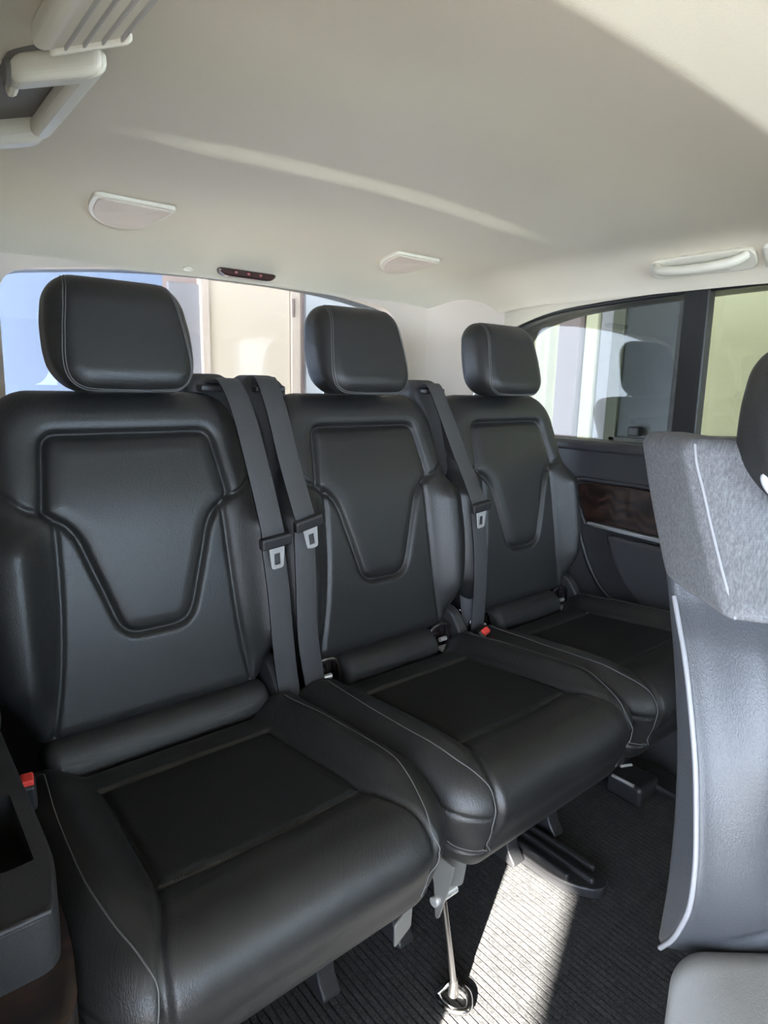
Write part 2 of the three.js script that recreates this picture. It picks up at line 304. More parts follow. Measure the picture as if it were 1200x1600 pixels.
// rear: tailgate with window
{
  const hole = roundPoly([[-0.605, 0.80, 0.06], [0.505, 0.80, 0.06], [0.50, 1.275, 0.06], [0.30, 1.308, 0.2], [0, 1.319, 0.2], [-0.30, 1.310, 0.2], [-0.595, 1.270, 0.06]], 0.05);
  const rear = struct(mesh('wall_rear', extrudeZ([[-0.95, -0.03], [0.95, -0.03], [0.95, 1.49], [-0.95, 1.49]], -0.56, -0.50, 0, [hole]), M.body), 'tailgate of the van behind the rear seats', 'wall');
  mesh('window_frame', extrudeZ([[-0.84, 0.75], [0.84, 0.75], [0.84, 1.40], [-0.84, 1.40]], -0.50, -0.465, 0.0, [hole]), M.pillar, rear);
  mesh('lower_panel', extrudeZ([[-0.82, 0], [0.82, 0], [0.82, 0.75], [-0.82, 0.75]], -0.50, -0.47), M.softPlastic, rear);
  struct(mesh('window_1', bx(-0.63, 0.63, 0.77, 1.34, -0.532, -0.528), M.tintRear), 'lightly tinted rear window behind the head restraints', 'window');
  // curved inner trims of the rear corners
  for (const s of [-1, 1]) {
    const prof = smooth2([[s * 0.63, -0.468], [s * 0.68, -0.44], [s * 0.74, -0.38], [s * 0.79, -0.31], [s * 0.815, -0.28]], 6);
    const pts = prof.map(p => [p[0], -p[1]]).concat([[s * 0.83, 0.50], [s * 0.63, 0.50]]);
    const g = new THREE.ExtrudeGeometry(shapeOf(s > 0 ? pts : pts.slice().reverse()), { depth: 0.62, bevelEnabled: false }).rotateX(-PI / 2).translate(0, 0.78, 0);
    struct(mesh(s < 0 ? 'trim_1' : 'trim_2', g, M.pillar), s < 0 ? 'pale corner pillar trim left of the rear window' : 'pale corner pillar trim right of the rear window', 'pillar trim');
  }
}
// left side wall: rear quarter up to the open sliding door, then the front door
const XL = -0.852;
{
  const hole = roundPoly([[0.81, 0.02, 0.02], [1.72, 0.02, 0.02], [1.72, 1.27, 0.06], [0.81, 1.27, 0.06]], 0.03);
  const hole2 = roundPoly([[1.86, 0.85], [2.36, 0.85], [2.15, 1.28], [1.86, 1.28]], 0.04);
  const wall = struct(mesh('wall_left', extrudeX([[-0.60, -0.03], [2.5, -0.03], [2.5, 1.49], [-0.60, 1.49]], XL - 0.10, XL, 0, [hole, hole2]), M.body), 'left side of the van with the open sliding door', 'wall');
  mesh('upper_trim', extrudeX([[-0.48, 0.56], [0.44, 0.56], [0.44, 1.36], [-0.48, 1.36]], XL, XL + 0.012, 0.003), M.pillar, wall);
  mesh('lower_trim', extrudeX([[-0.48, 0], [0.44, 0], [0.44, 0.56], [-0.48, 0.56]], XL, XL + 0.016, 0.003), M.softPlastic, wall);
  struct(mesh('window_5', extrudeX([[1.8, 0.82], [2.4, 0.82], [2.4, 1.31], [1.8, 1.31]], XL - 0.055, XL - 0.05), M.clear), 'front door window on the left', 'window');
}
// front end of the cabin with the windscreen
{
  const hole = roundPoly([[-0.78, 0.80], [0.78, 0.80], [0.72, 1.37], [-0.72, 1.37]], 0.06);
  struct(mesh('wall_front', extrudeZ([[-0.95, -0.03], [0.95, -0.03], [0.95, 1.49], [-0.95, 1.49]], 2.45, 2.52, 0, [hole]), M.softPlastic), 'front bulkhead and dashboard wall behind the viewer', 'wall');
  struct(mesh('window_6', bx(-0.82, 0.82, 0.77, 1.40, 2.48, 2.485), M.clear), 'windscreen at the front of the cabin', 'window');
}

// ================================================================ REAR SEATS
const zFront = interp([0.40, 0.47, 0.514, 0.637, 0.74, 0.84, 0.953, 1.02, 1.08], [0.125, 0.117, 0.113, 0.104, 0.091, 0.071, 0.029, 0.006, -0.014]);
const insertPoly = roundPoly([[-0.136, 0.958, 0.022], [0.138, 0.958, 0.022], [0.153, 0.842, 0.012], [0.112, 0.814, 0.03], [0.060, 0.633, 0.032], [-0.052, 0.633, 0.032], [-0.112, 0.814, 0.03], [-0.153, 0.842, 0.012]], 0.02, 6);
const insertD = field2([insertPoly.concat([insertPoly[0]])], -0.26, 0.26, 0.44, 1.06, 0.002, true);
const creaseX = interp([0.45, 0.51, 0.60, 0.70, 0.83, 0.9], [0.178, 0.167, 0.152, 0.143, 0.138, 0.137]);
const backLines = [];
for (const s of [-1, 1]) {
  backLines.push(smooth2([[s * 0.153, 0.842], [s * 0.178, 0.852], [s * 0.20, 0.872], [s * 0.23, 0.90]], 4));
  const c = []; for (let y = 0.495; y <= 0.826; y += 0.015) c.push([s * creaseX(y), y]); backLines.push(c);
}
const backD = field2(backLines, -0.26, 0.26, 0.44, 1.06, 0.002);
function backSDF(x, y, z) {
  const w = 0.215 - 0.016 * sm(0.64, 0.50, y) - 0.010 * sm(0.80, 1.0, y) + 0.006 * exp(-(((y - 0.70) / 0.08) ** 2));
  const cy = 0.75, d2 = rrect(x * 0.215 / w, y - cy, 0.215, 0.272, y > cy ? 0.07 : 0.03);
  const zf = zFront(clamp(y, 0.42, 1.06)), zc = zf - 0.055, ax = abs(x);
  let d = roundAnd(d2, abs(z - zc) - 0.055, 0.034);
  if (d > 0.1) return d - 0.04;
  const m = sm(-0.03, 0.02, z - zc);
  if (m > 0) {
    const sd = insertD(x, y), ld = backD(x, y);
    const bol = sm(creaseX(y), 0.205, ax) * sm(0.485, 0.60, y) * (1 - sm(0.79, 0.86, y));
    let u = 0.040 * bol;
    u += 0.005 * sm(0, 0.03, -sd);
    u += 0.005 * sm(0.0, 0.025, sd) * sm(0.83, 0.86, y);
    u -= 0.0105 * exp(-((sd / 0.0062) ** 2)) + 0.006 * exp(-((ld / 0.0055) ** 2));
    d -= u * m;
  }
  return d;
}
const backGeo = sdfMesh(backSDF, [-0.25, 0.45, -0.13], [0.25, 1.05, 0.19], 0.0036, (x, y, z, nx, ny, nz) => {
  if (nz < 0.1) return 'shell';
  if (insertD(x, y) < 0.001) return 'centre_panel';
  const ax = abs(x);
  if (y < 0.842 + max(0, ax - 0.153) * 0.9 && ax > creaseX(y) ) return x < 0 ? 'bolsterL' : 'bolsterR';
  if (y > 0.80 && (y > 0.842 || ax > 0.153)) return 'shell';
  return 'lower';
});
// head restraint
function headSDF(x, y, z) {
  const t = (y - 1.118) / 0.09, w = 0.117 - 0.010 * sm(0.2, 1.1, -t) - 0.010 * sm(0.0, 1.0, t);
  const d2 = rrect(x * 0.117 / w, y - 1.118, 0.117, 0.092, 0.046), zc = -0.008 - 0.022 * t;
  const hz = 0.052 - 0.006 * t;
  const crown = 0.006 * (1 - (x / 0.117) ** 2);
  return roundAnd(d2, abs(z - zc - 0.5 * crown) - hz - 0.5 * crown, 0.040);
}
const headGeo = sdfMesh(headSDF, [-0.14, 1.01, -0.10], [0.14, 1.23, 0.08], 0.0042);
const headSeams = [];
for (const ins of [0.0, 0.006]) {
  const L = smooth2([[-0.084 + ins, 1.214, -0.02], [-0.093 + ins, 1.20, 0.02], [-0.100 + ins, 1.17, 0.04], [-0.106 + ins, 1.12, 0.05], [-0.104 + ins, 1.075, 0.05], [-0.094 + ins, 1.045 + ins * 0.5, 0.05], [-0.075, 1.036 + ins, 0.05], [0, 1.034 + ins, 0.05], [0.075, 1.036 + ins, 0.05], [0.094 - ins, 1.045 + ins * 0.5, 0.05], [0.104 - ins, 1.075, 0.05], [0.106 - ins, 1.12, 0.05], [0.100 - ins, 1.17, 0.04], [0.093 - ins, 1.20, 0.02], [0.084 - ins, 1.214, -0.02]], 6);
  headSeams.push(tube(onto(headSDF, L, 0.0004), 0.0010, 200, 5));
}
// cushion
const insertCut = [];
for (const s of [-1, 1]) insertCut.push(smooth2([[s * 0.138, 0.232], [s * 0.142, 0.35], [s * 0.148, 0.48], [s * 0.162, 0.53], [s * 0.178, 0.575], [s * 0.183, 0.62]], 5));
insertCut.push(smooth2([[-0.148, 0.48], [-0.08, 0.485], [0, 0.487], [0.08, 0.485], [0.148, 0.48]], 4), [[-0.138, 0.232], [0.138, 0.232]]);
const cutD = field2(insertCut, -0.27, 0.27, 0.1, 0.66, 0.002);
function cushionSDF(x, y, z) {
  const ax = abs(x);
  const d2 = rrect(x, z - 0.372, 0.2375, 0.233, z > 0.372 ? 0.062 : 0.02);
  const yt = 0.462 + 0.012 * sm(0.25, 0.48, z) - 0.010 * sm(0.30, 0.18, z), yb = 0.300 + 0.02 * sm(0.45, 0.25, z);
  const yc = (yt + yb) / 2, h = (yt - yb) / 2;
  // the front face leans back towards its lower edge
  const lean = sm(0.44, 0.29, y) * 0.035 * sm(0.45, 0.6, z);
  let d = roundAnd(d2 + lean, abs(y - yc) - h, 0.052);
  if (d > 0.09) return d - 0.04;
  const m = sm(-0.02, 0.03, y - yc);
  if (m > 0) {
    const side = sm(0.138, 0.198, ax);
    let u = 0.030 * side * (1 - sm(0.47, 0.60, z));
    u += 0.006 * sm(0.483, 0.52, z) * (1 - side);
    const fr = z > 0.56 ? cutD(x, 0.60) : 1;
    u -= 0.006 * exp(-((cutD(x, min(z, 0.61)) / 0.0055) ** 2));
    d -= u * m;
    if (fr < 1 && y < yc + 0.03) d += 0.0;
  }
  // vertical seams on the front face and the seam round the lower side
  if (z > 0.5) d += 0.004 * exp(-(((ax - 0.186) / 0.0045) ** 2)) * sm(0.40, 0.44, z) * sm(0.345, 0.36, y) * (1 - sm(0.44, 0.475, y));
  if (ax > 0.15) d += 0.004 * exp(-(((y - 0.352 - 0.10 * max(0, 0.55 - z)) / 0.0045) ** 2)) * sm(0.180, 0.19, ax);
  if (ax > 0.15) d += 0.003 * exp(-(((y - 0.445 + 0.16 * max(0, z - 0.46)) / 0.004) ** 2)) * sm(0.188, 0.20, ax);
  return d;
}
const cushionGeo = sdfMesh(cushionSDF, [-0.27, 0.27, 0.11], [0.27, 0.53, 0.64], 0.0038, (x, y, z, nx, ny, nz) => {
  const ax = abs(x);
  if (y < 0.36 && ny < -0.5) return 'base';
  const ex = z < 0.48 ? 0.138 + 0.010 * sm(0.23, 0.48, z) : 0.148 + 0.036 * sm(0.48, 0.6, z);
  if (ax > ex) return x < 0 ? 'bolsterL' : 'bolsterR';
  if (z > 0.484 - 0.07 * x * x / 0.02 * 0.1) return 'front_panel';
  return z < 0.232 ? 'base' : 'seat_panel';
});
const cushionSeams = [];
for (const s of [-1, 1]) {
  cushionSeams.push(tube(onto(cushionSDF, smooth2([[s * 0.205, 0.50, 0.18], [s * 0.214, 0.50, 0.28], [s * 0.217, 0.50, 0.38], [s * 0.212, 0.49, 0.46], [s * 0.203, 0.48, 0.52], [s * 0.190, 0.462, 0.572], [s * 0.187, 0.43, 0.61], [s * 0.186, 0.39, 0.61], [s * 0.187, 0.352, 0.60]], 5), 0.0005), 0.0011, 120, 5));
  cushionSeams.push(tube(onto(cushionSDF, smooth2([[s * 0.188, 0.352, 0.60], [s * 0.21, 0.352, 0.59], [s * 0.235, 0.356, 0.54]], 6), 0.0005), 0.0009, 40, 5));
}
// lower roll of the backrest
function roll(x0, x1) {
  const pts = [], r = 0.045, e = 0.018; pts.push([0, 0]);
  for (let i = 0; i <= 6; i++) { const a = i / 6 * PI / 2; pts.push([r - e + e * sin(a), e - e * cos(a)]); }
  for (let i = 0; i <= 6; i++) { const a = i / 6 * PI / 2; pts.push([r - e + e * cos(a), x1 - x0 - e + e * sin(a)]); }
  pts.push([0, x1 - x0]);
  return new THREE.LatheGeometry(pts.map(p => new THREE.Vector2(p[0], p[1])), 40).rotateZ(-PI / 2).scale(1, 0.95, 1.0).translate(x0, 0.447, 0.108);
}
// belt tower that rises behind a shoulder of the backrest
function towerSDF(x, y, z) {
  const w = 0.030 + 0.022 * sm(0.96, 1.03, y) - 0.010 * sm(1.03, 1.07, y), d2 = rrect(x * 0.052 / w, y - 0.80, 0.052, 0.262, 0.03);
  return roundAnd(d2, abs(z - (zFront(clamp(y, 0.5, 1.08)) * 0.9 - 0.075)) - 0.042, 0.022);
}
const towerGeo = sdfMesh(towerSDF, [-0.08, 0.52, -0.18], [0.08, 1.09, 0.10], 0.005);

function makeSeat(cx, label, o) {
  const t = thing('van_chair', label, 'seat', [cx, 0, 0], 'rear row seats');
  const back = mesh('backrest', backGeo.shell, M.leather, t);
  mesh('centre_panel', backGeo.centre_panel, M.leather, back);
  mesh('lower_panel', backGeo.lower, M.leather, back);
  mesh('side_bolster', backGeo.bolsterL, M.leather, back); mesh('side_bolster', backGeo.bolsterR, M.leather, back);
  const head = mesh('head_restraint', headGeo, M.leather, t);
  for (const g of headSeams) mesh('stitching', g, M.thread, head);
  for (const s of [-1, 1]) mesh('post', rod([s * 0.062, 0.98, -0.045], [s * 0.062, 1.05, -0.03], 0.0055), M.chrome, head);
  for (const s of [-1, 1]) mesh('post_sleeve', new THREE.CylinderGeometry(0.012, 0.014, 0.01, 16).translate(s * 0.062, 1.019, -0.04), M.plastic, head);
  const cu = mesh('cushion', cushionGeo.base, M.leather, t);
  mesh('seat_panel', cushionGeo.seat_panel, M.perforated, cu); mesh('front_panel', cushionGeo.front_panel, M.leather, cu);
  mesh('side_bolster', cushionGeo.bolsterL, M.leather, cu); mesh('side_bolster', cushionGeo.bolsterR, M.leather, cu);
  for (const g of cushionSeams) mesh('stitching', g, M.thread, cu);
  mesh('lumbar_roll', o.iso ? roll(-0.128, 0.138) : roll(-0.19, 0.195), M.leather, t);
  if (o.iso) for (const s of [-1, 1]) {
    const X = s < 0 ? -0.164 : 0.172, a = mesh('anchor_housing', join(
      rb(X - 0.036, X + 0.034, 0.402, 0.495, 0.06, 0.105, 0.012),
      tube([[X - 0.031, 0.412, 0.118], [X - 0.031, 0.480, 0.112], [X + 0.029, 0.480, 0.112], [X + 0.029, 0.412, 0.118]], 0.006, 60, 8, true)), M.gloss, t);
    mesh('anchor_bar', rod([X - 0.006, 0.452, 0.118], [X + 0.014, 0.452, 0.118], 0.0055), M.steel, a);
    mesh('anchor_tab', rb(X - 0.008, X + 0.022, 0.424, 0.434, 0.112, 0.130, 0.003), M.steel, a);
    mesh('anchor_tab', rb(X - 0.034, X - 0.029, 0.412, 0.462, 0.120, 0.128, 0.0015), M.steel, a);
  }
  const tw = mesh('belt_tower', towerGeo, M.softPlastic, t); tw.position.set(o.tower, 0, 0);
  mesh('belt_guide', rb(o.tower - 0.034, o.tower + 0.034, 1.028, 1.042, -0.045, -0.012, 0.005), M.plastic, t);
  // frame below the cushion
  mesh('seat_frame', join(rb(-0.19, 0.19, 0.262, 0.31, 0.16, 0.49, 0.01), rb(-0.20, 0.20, 0.30, 0.40, 0.03, 0.13, 0.02)), M.plastic, t);
  for (const s of [-1, 1]) mesh('leg', extrudeX(roundPoly([[0.02, 0.015], [0.40, 0.015], [0.37, 0.05], [0.36, 0.27], [0.10, 0.30], [0.04, 0.08]], 0.02), s * 0.165 - 0.018, s * 0.165 + 0.018, 0.004), M.plastic, t);
  mesh('side_cover', extrudeX(roundPoly([[0.03, 0.33], [0.17, 0.33], [0.16, 0.45], [0.11, 0.52], [0.03, 0.52]], 0.03), 0.205, 0.235, 0.006), M.softPlastic, t);
  return t;
}
const seatL = makeSeat(-0.5, 'black leather rear seat nearest the viewer, on the left of the row', { tower: 0.178, iso: false });
const seatM = makeSeat(0, 'black leather rear seat in the middle of the row', { tower: -0.208, iso: true });
const seatR = makeSeat(0.478, 'black leather rear seat farthest away, beside the tinted side window', { tower: -0.230, iso: true });

// ================================================================ SEAT BELTS
function ribbon(path, width, thick = 0.0022, n = 60) {      // path: [x, y, z, yaw] ; yaw turns the width about y
  const c = new THREE.CatmullRomCurve3(path.map(p => V(p[0], p[1], p[2])), false, 'centripetal'), p = [], uv = [], ix = [];
  const L = c.getLength();
  for (let i = 0; i <= n; i++) {
    const t = i / n, q = c.getPoint(t), tan = c.getTangent(t), k = t * (path.length - 1), a = min(path.length - 2, Math.floor(k)), f = k - a;
    const yaw = (path[a][3] ?? 0) * (1 - f) + (path[a + 1][3] ?? 0) * f;
    const w = V(cos(yaw), 0, sin(yaw)); w.addScaledVector(tan, -w.dot(tan)).normalize(); const nn = w.clone().cross(tan).normalize();
    for (const [a1, b1] of [[-1, -1], [-0.92, 1], [-0.3, 1.25], [0.3, 1.25], [0.92, 1], [1, -1]]) { const v = q.clone().addScaledVector(w, a1 * width / 2).addScaledVector(nn, b1 * thick / 2 * -1); p.push(v.x, v.y, v.z); uv.push(a1 * width / 2, t * L); }
  }
  const m = 6; for (let i = 0; i < n; i++) for (let k = 0; k < m; k++) { const a = i * m + k, b = i * m + (k + 1) % m; ix.push(a, b, b + m, a, b + m, a + m); }
  const g = new THREE.BufferGeometry(); g.setAttribute('position', new THREE.Float32BufferAttribute(p, 3)); g.setAttribute('uv', new THREE.Float32BufferAttribute(uv, 2)); g.setIndex(ix); g.computeVertexNormals(); return g;
}
function seatBelt(label, upper, lower, tongueAt, yaw, tilt, extra) {
  const o = thing('seat_belt', label, 'seat belt', tongueAt, 'seat belts of the rear row');
  const rel = (L) => L.map(p => [p[0] - tongueAt[0], p[1] - tongueAt[1], p[2] - tongueAt[2], p[3] ?? 0]);
  mesh('shoulder_webbing', ribbon(rel(upper), 0.047), M.webbing, o);
  mesh('lap_webbing', ribbon(rel(lower), 0.047), M.webbing, o);
  if (extra) mesh('lap_webbing', ribbon(rel(extra), 0.040), M.webbing, o);
  const tg = new THREE.Group(); tg.name = 'tongue'; o.add(tg); tg.rotation.set(0.1, -yaw, tilt);
  mesh('grip', rb(-0.031, 0.031, -0.011, 0.011, -0.006, 0.010, 0.005), M.plastic, tg);
  const plate = extrudeZ(roundPoly([[-0.016, -0.008], [0.016, -0.008], [0.012, -0.052], [-0.012, -0.052]], 0.006), 0.003, 0.0055, 0.0005, [roundPoly([[-0.006, -0.022], [-0.006, -0.044], [0.006, -0.044], [0.006, -0.022]], 0.002)]);
  mesh('metal_plate', plate, M.steel, tg); tg.position.z = 0.004;
  return o;
}
seatBelt('black seat belt with hanging metal tongue nearest the left seat',
  [[-0.318, 1.045, -0.035], [-0.312, 1.052, 0.005], [-0.308, 1.01, 0.048], [-0.305, 0.90, 0.105], [-0.300, 0.79, 0.146], [-0.298, 0.768, 0.148]],
  [[-0.298, 0.765, 0.142], [-0.290, 0.68, 0.148], [-0.280, 0.56, 0.148], [-0.266, 0.46, 0.144], [-0.256, 0.40, 0.145]], [-0.298, 0.768, 0.148], 0, 0.10);
seatBelt('black seat belt with metal tongue crossing the left edge of the middle seat',
  [[-0.218, 1.05, -0.035], [-0.228, 1.056, 0.0], [-0.232, 1.01, 0.042], [-0.230, 0.90, 0.092], [-0.222, 0.805, 0.13], [-0.219, 0.79, 0.134]],
  [[-0.222, 0.785, 0.130], [-0.228, 0.68, 0.145], [-0.226, 0.56, 0.150], [-0.210, 0.46, 0.150], [-0.202, 0.40, 0.150]], [-0.219, 0.79, 0.134], 0, 0.22);
seatBelt('black seat belt with folded webbing between the middle and far right seats',
  [[0.232, 1.045, -0.035], [0.226, 1.052, 0.0], [0.222, 1.0, 0.042], [0.238, 0.90, 0.085], [0.252, 0.79, 0.138], [0.255, 0.772, 0.142]],
  [[0.256, 0.765, 0.136], [0.264, 0.68, 0.144], [0.272, 0.58, 0.144], [0.272, 0.48, 0.142], [0.270, 0.42, 0.142]], [0.255, 0.772, 0.142], 0, 0.12,
  [[0.262, 0.75, 0.10, 0.4], [0.262, 0.66, 0.098, 0.6], [0.272, 0.56, 0.10, 0.9], [0.276, 0.44, 0.12, 0.9]]);
// buckles
function buckle(label, at, turn, tilt) {
  const b = thing('belt_buckle', label, 'buckle', at); b.rotation.set(tilt, turn, 0);
  mesh('housing', rb(-0.016, 0.016, -0.055, 0.012, -0.010, 0.010, 0.005), M.plastic, b);
  mesh('red_button', rb(-0.012, 0.012, 0.009, 0.019, -0.008, 0.008, 0.003), M.red, b);
  mesh('stalk', rb(-0.008, 0.008, -0.11, -0.05, -0.004, 0.004, 0.003), M.plastic, b);
}
buckle('black belt buckle with a red button left of the nearest cushion', [-0.731, 0.500, 0.235], 1.4, 0.0);
buckle('black belt buckle with a red button between middle and right cushions', [0.243, 0.468, 0.185], 0.2, 0.6);

// ================================================================ FLOOR HARDWARE
{ // rail end cover
  const o = thing('seat_rail', 'black grooved floor rail end in front of the middle seat', 'rail', [0.236, 0, 0]);
  const pts = roundPoly([[-0.046, -0.10], [-0.046, 0.48, 0.05], [-0.005, 0.552, 0.05], [0.040, 0.545, 0.04], [0.050, 0.48, 0.05], [0.050, -0.10]], 0.01);
  mesh('base', new THREE.ExtrudeGeometry(shapeOf(pts), { depth: 0.016, bevelEnabled: true, bevelSize: 0.003, bevelThickness: 0.004, bevelSegments: 2 }).rotateX(PI / 2).translate(0, 0.022, 0), M.plastic, o);
  for (const [x, e] of [[-0.030, 0.49], [0.002, 0.53], [0.034, 0.51]]) mesh('ridge', rb(x - 0.006, x + 0.006, 0.02, 0.037, -0.10, e, 0.005), M.plastic, o);
}
{ // strut under the gap between the two near seats
  const o = thing('folding_strut', 'bare metal strut with a looped foot under the middle seat', 'strut', [-0.165, 0, 0.515]);
  mesh('rod', rod([-0.038, 0.225, 0.0], [-0.004, 0.045, 0.0], 0.0055), M.darkSteel, o);
  mesh('foot_loop', tube([[-0.02, 0.012, -0.02], [-0.024, 0.012, 0.012], [-0.002, 0.012, 0.032], [0.022, 0.012, 0.012], [0.016, 0.014, -0.02], [-0.002, 0.03, -0.012]], 0.006, 60, 8, true), M.chrome, o);
  mesh('foot', new THREE.CylinderGeometry(0.006, 0.010, 0.03, 16).translate(-0.003, 0.034, 0), M.darkSteel, o);
  const br = mesh('bracket', join(extrudeX(roundPoly([[-0.03, 0.32], [0.035, 0.32], [0.024, 0.27], [0.006, 0.205], [0.0, 0.205], [-0.006, 0.265]], 0.006), -0.056, -0.052), extrudeX(roundPoly([[-0.03, 0.32], [0.03, 0.32], [0.022, 0.26], [-0.012, 0.235]], 0.008), -0.022, -0.018), bx(-0.056, -0.018, 0.255, 0.32, -0.03, -0.026)), M.bracket, o);
  mesh('pivot_bolt', new THREE.CylinderGeometry(0.008, 0.008, 0.05, 14).rotateZ(PI / 2).translate(-0.037, 0.236, 0), M.steel, br);
}
{ // release tab below the left cushion
  const o = thing('release_tab', 'grey metal release tab hanging below the left cushion', 'latch', [-0.275, 0, 0.50]);
  mesh('tab', extrudeZ(roundPoly([[-0.022, 0.185], [0.012, 0.205], [0.014, 0.245], [-0.022, 0.225]], 0.004), 0.0, 0.004, 0.001), M.bracket, o);
  mesh('link', tube([[-0.01, 0.235, -0.004], [0.02, 0.26, -0.01], [0.05, 0.255, -0.03], [0.058, 0.225, -0.04]], 0.007, 30), M.greyPlastic, o);
  mesh('hinge', rb(-0.03, 0.03, 0.235, 0.30, -0.03, -0.004, 0.006), M.plastic, o);
}
{ // floor lock of the right seat
  const o = thing('floor_lock', 'dark floor lock with bright metal bars under the right seat', 'lock', [0.62, 0, 0.40]);
  mesh('housing', rb(-0.045, 0.05, 0.0, 0.055, -0.05, 0.05, 0.012), M.plastic, o);
  mesh('bar', rod([-0.048, 0.058, -0.03], [-0.048, 0.058, 0.03], 0.0045), M.steel, o);
  mesh('bar', rod([0.0, 0.062, -0.035], [0.03, 0.062, -0.02], 0.004), M.steel, o);
  mesh('lever', rb(0.03, 0.10, 0.02, 0.04, 0.0, 0.12, 0.008), M.plastic, o);
}
// ================================================================ LEFT ARMREST
{
  const o = thing('side_console', 'black moulded armrest with an open pocket on the left wall', 'armrest', [0, 0, 0]);
  const X0 = XL + 0.017;
  const rec = roundPoly([[-0.815, -0.31], [-0.758, -0.31], [-0.758, -0.455], [-0.815, -0.455]].map(p => [p[0], p[1]]), 0.008);
  const top = roundPoly([[X0, 0.12], [-0.744, 0.12], [-0.744, -0.46, 0.03], [-0.760, -0.535, 0.02], [X0, -0.535]], 0.01);
  const slab = new THREE.ExtrudeGeometry(shapeOf(top, [rec]), { depth: 0.06, bevelEnabled: true, bevelSize: 0.004, bevelThickness: 0.004, bevelSegments: 2, bevelOffset: -0.004 }).rotateX(-PI / 2).translate(0, 0.486, 0);
  mesh('top_tray', slab, M.softPlastic, o);
  mesh('pocket_floor', bx(-0.82, -0.753, 0.484, 0.489, 0.30, 0.46), M.rubber, o);
  mesh('front_edge', rod([-0.815, 0.549, 0.532], [-0.764, 0.549, 0.532], 0.003), M.greyPlastic, o);
  const low = roundPoly([[X0, 0.12], [-0.744, 0.12], [-0.742, -0.50, 0.05], [-0.760, -0.60, 0.03], [X0, -0.62]], 0.01);
  mesh('side_panel', new THREE.ExtrudeGeometry(shapeOf(low), { depth: 0.486, bevelEnabled: false }).rotateX(-PI / 2), M.wood, o);
  mesh('rear_rest', rb(X0, -0.744, 0.545, 0.70, -0.12, 0.19, 0.03), M.softPlastic, o);
}
{
  const o = thing('chrome_handle', 'curved bright handle beside the lower left seat base', 'handle', [-0.742, 0, 0.585]);
  mesh('bar', tube([[0.006, 0.20, 0.0], [0.018, 0.27, 0.018], [0.014, 0.33, 0.028], [0.0, 0.375, 0.024]], 0.006, 40), M.chrome, o);
  mesh('bar', tube([[0.026, 0.19, 0.0], [0.036, 0.26, 0.02], [0.03, 0.32, 0.03]], 0.006, 40), M.bracket, o);
  mesh('mount', rb(-0.008, 0.042, 0.0, 0.215, -0.02, 0.015, 0.008), M.plastic, o);
}

// ================================================================ CEILING FITTINGS
function grabHandle(label, pos, basis, sc = 1) {     // local: x along the handle, y away from the mounting surface, z across
  const o = thing('grab_bar', label, 'grab handle', pos); o.setRotationFromMatrix(basis); o.scale.setScalar(sc);
  const s = roundPoly([[-0.125, -0.028], [0.125, -0.028], [0.125, 0.028], [-0.125, 0.028]], 0.028, 8);
  mesh('mounting_plate', new THREE.ExtrudeGeometry(shapeOf(s), { depth: 0.008, bevelEnabled: true, bevelSize: 0.003, bevelThickness: 0.003, bevelSegments: 2, bevelOffset: -0.003 }).rotateX(-PI / 2), M.ivory, o);
  mesh('grip', tube([[-0.105, 0.008, -0.012], [-0.09, 0.03, -0.014], [-0.055, 0.042, -0.016], [0, 0.046, -0.016], [0.055, 0.042, -0.016], [0.09, 0.03, -0.014], [0.105, 0.008, -0.012]], 0.0115, 80, 14), M.ivory, o);
  for (const x of [-0.06, 0.06]) mesh('pivot_cap', new THREE.SphereGeometry(0.009, 16, 10).scale(1, 0.6, 1).translate(x, 0.010, 0.014), M.ivory, o);
  mesh('recess', rb(-0.08, 0.08, 0.006, 0.0115, -0.004, 0.010, 0.002), M.ivoryDark, o);
  return o;
}
grabHandle('ivory grab handle above the tinted side window', [0.754, 1.353, 0.368], new THREE.Matrix4().makeBasis(V(0, 0, 1), V(-0.7071, -0.7071, 0), V(0.7071, -0.7071, 0)));
// the fittings on the left follow the slanting roof rail: their cross pieces run obliquely
function shear(o, k, x0) { o.traverse(m => { if (!m.isMesh) return; const g = m.geometry.clone(), p = g.attributes.position; for (let i = 0; i < p.count; i++) p.setZ(i, p.getZ(i) + k * (p.getX(i) - x0)); g.computeVertexNormals(); m.geometry = g; }); }
{ // near-left handle: seen close and almost end-on, open bracket with two thick arms
  const o = thing('grab_bar', 'thick ivory fold-down handle on the ceiling at upper left', 'grab handle', [-0.645, 1.385, 0.262]);
  mesh('arm', rb(-0.042, 0.028, -0.026, 0.004, 0.072, 0.112, 0.012), M.ivory, o);
  mesh('arm', rb(-0.044, 0.026, -0.030, 0.004, -0.165, -0.119, 0.014), M.ivory, o);
  mesh('grip', rb(0.008, 0.032, -0.026, 0.002, -0.145, 0.107, 0.011), M.ivory, o);
  mesh('mounting_plate', rb(-0.042, 0.026, -0.001, 0.012, -0.155, 0.10, 0.005), M.socket, o);
  mesh('arm_end', new THREE.CylinderGeometry(0.0135, 0.0135, 0.004, 20).rotateZ(PI / 2).translate(-0.043, -0.011, 0.092), M.socket, o);
  mesh('spring_cap', new THREE.TorusGeometry(0.012, 0.004, 8, 20, PI).rotateY(PI / 2).rotateX(PI).translate(-0.035, -0.012, 0.066), M.ivory, o);
  shear(o, 1.3, 0.028);
}
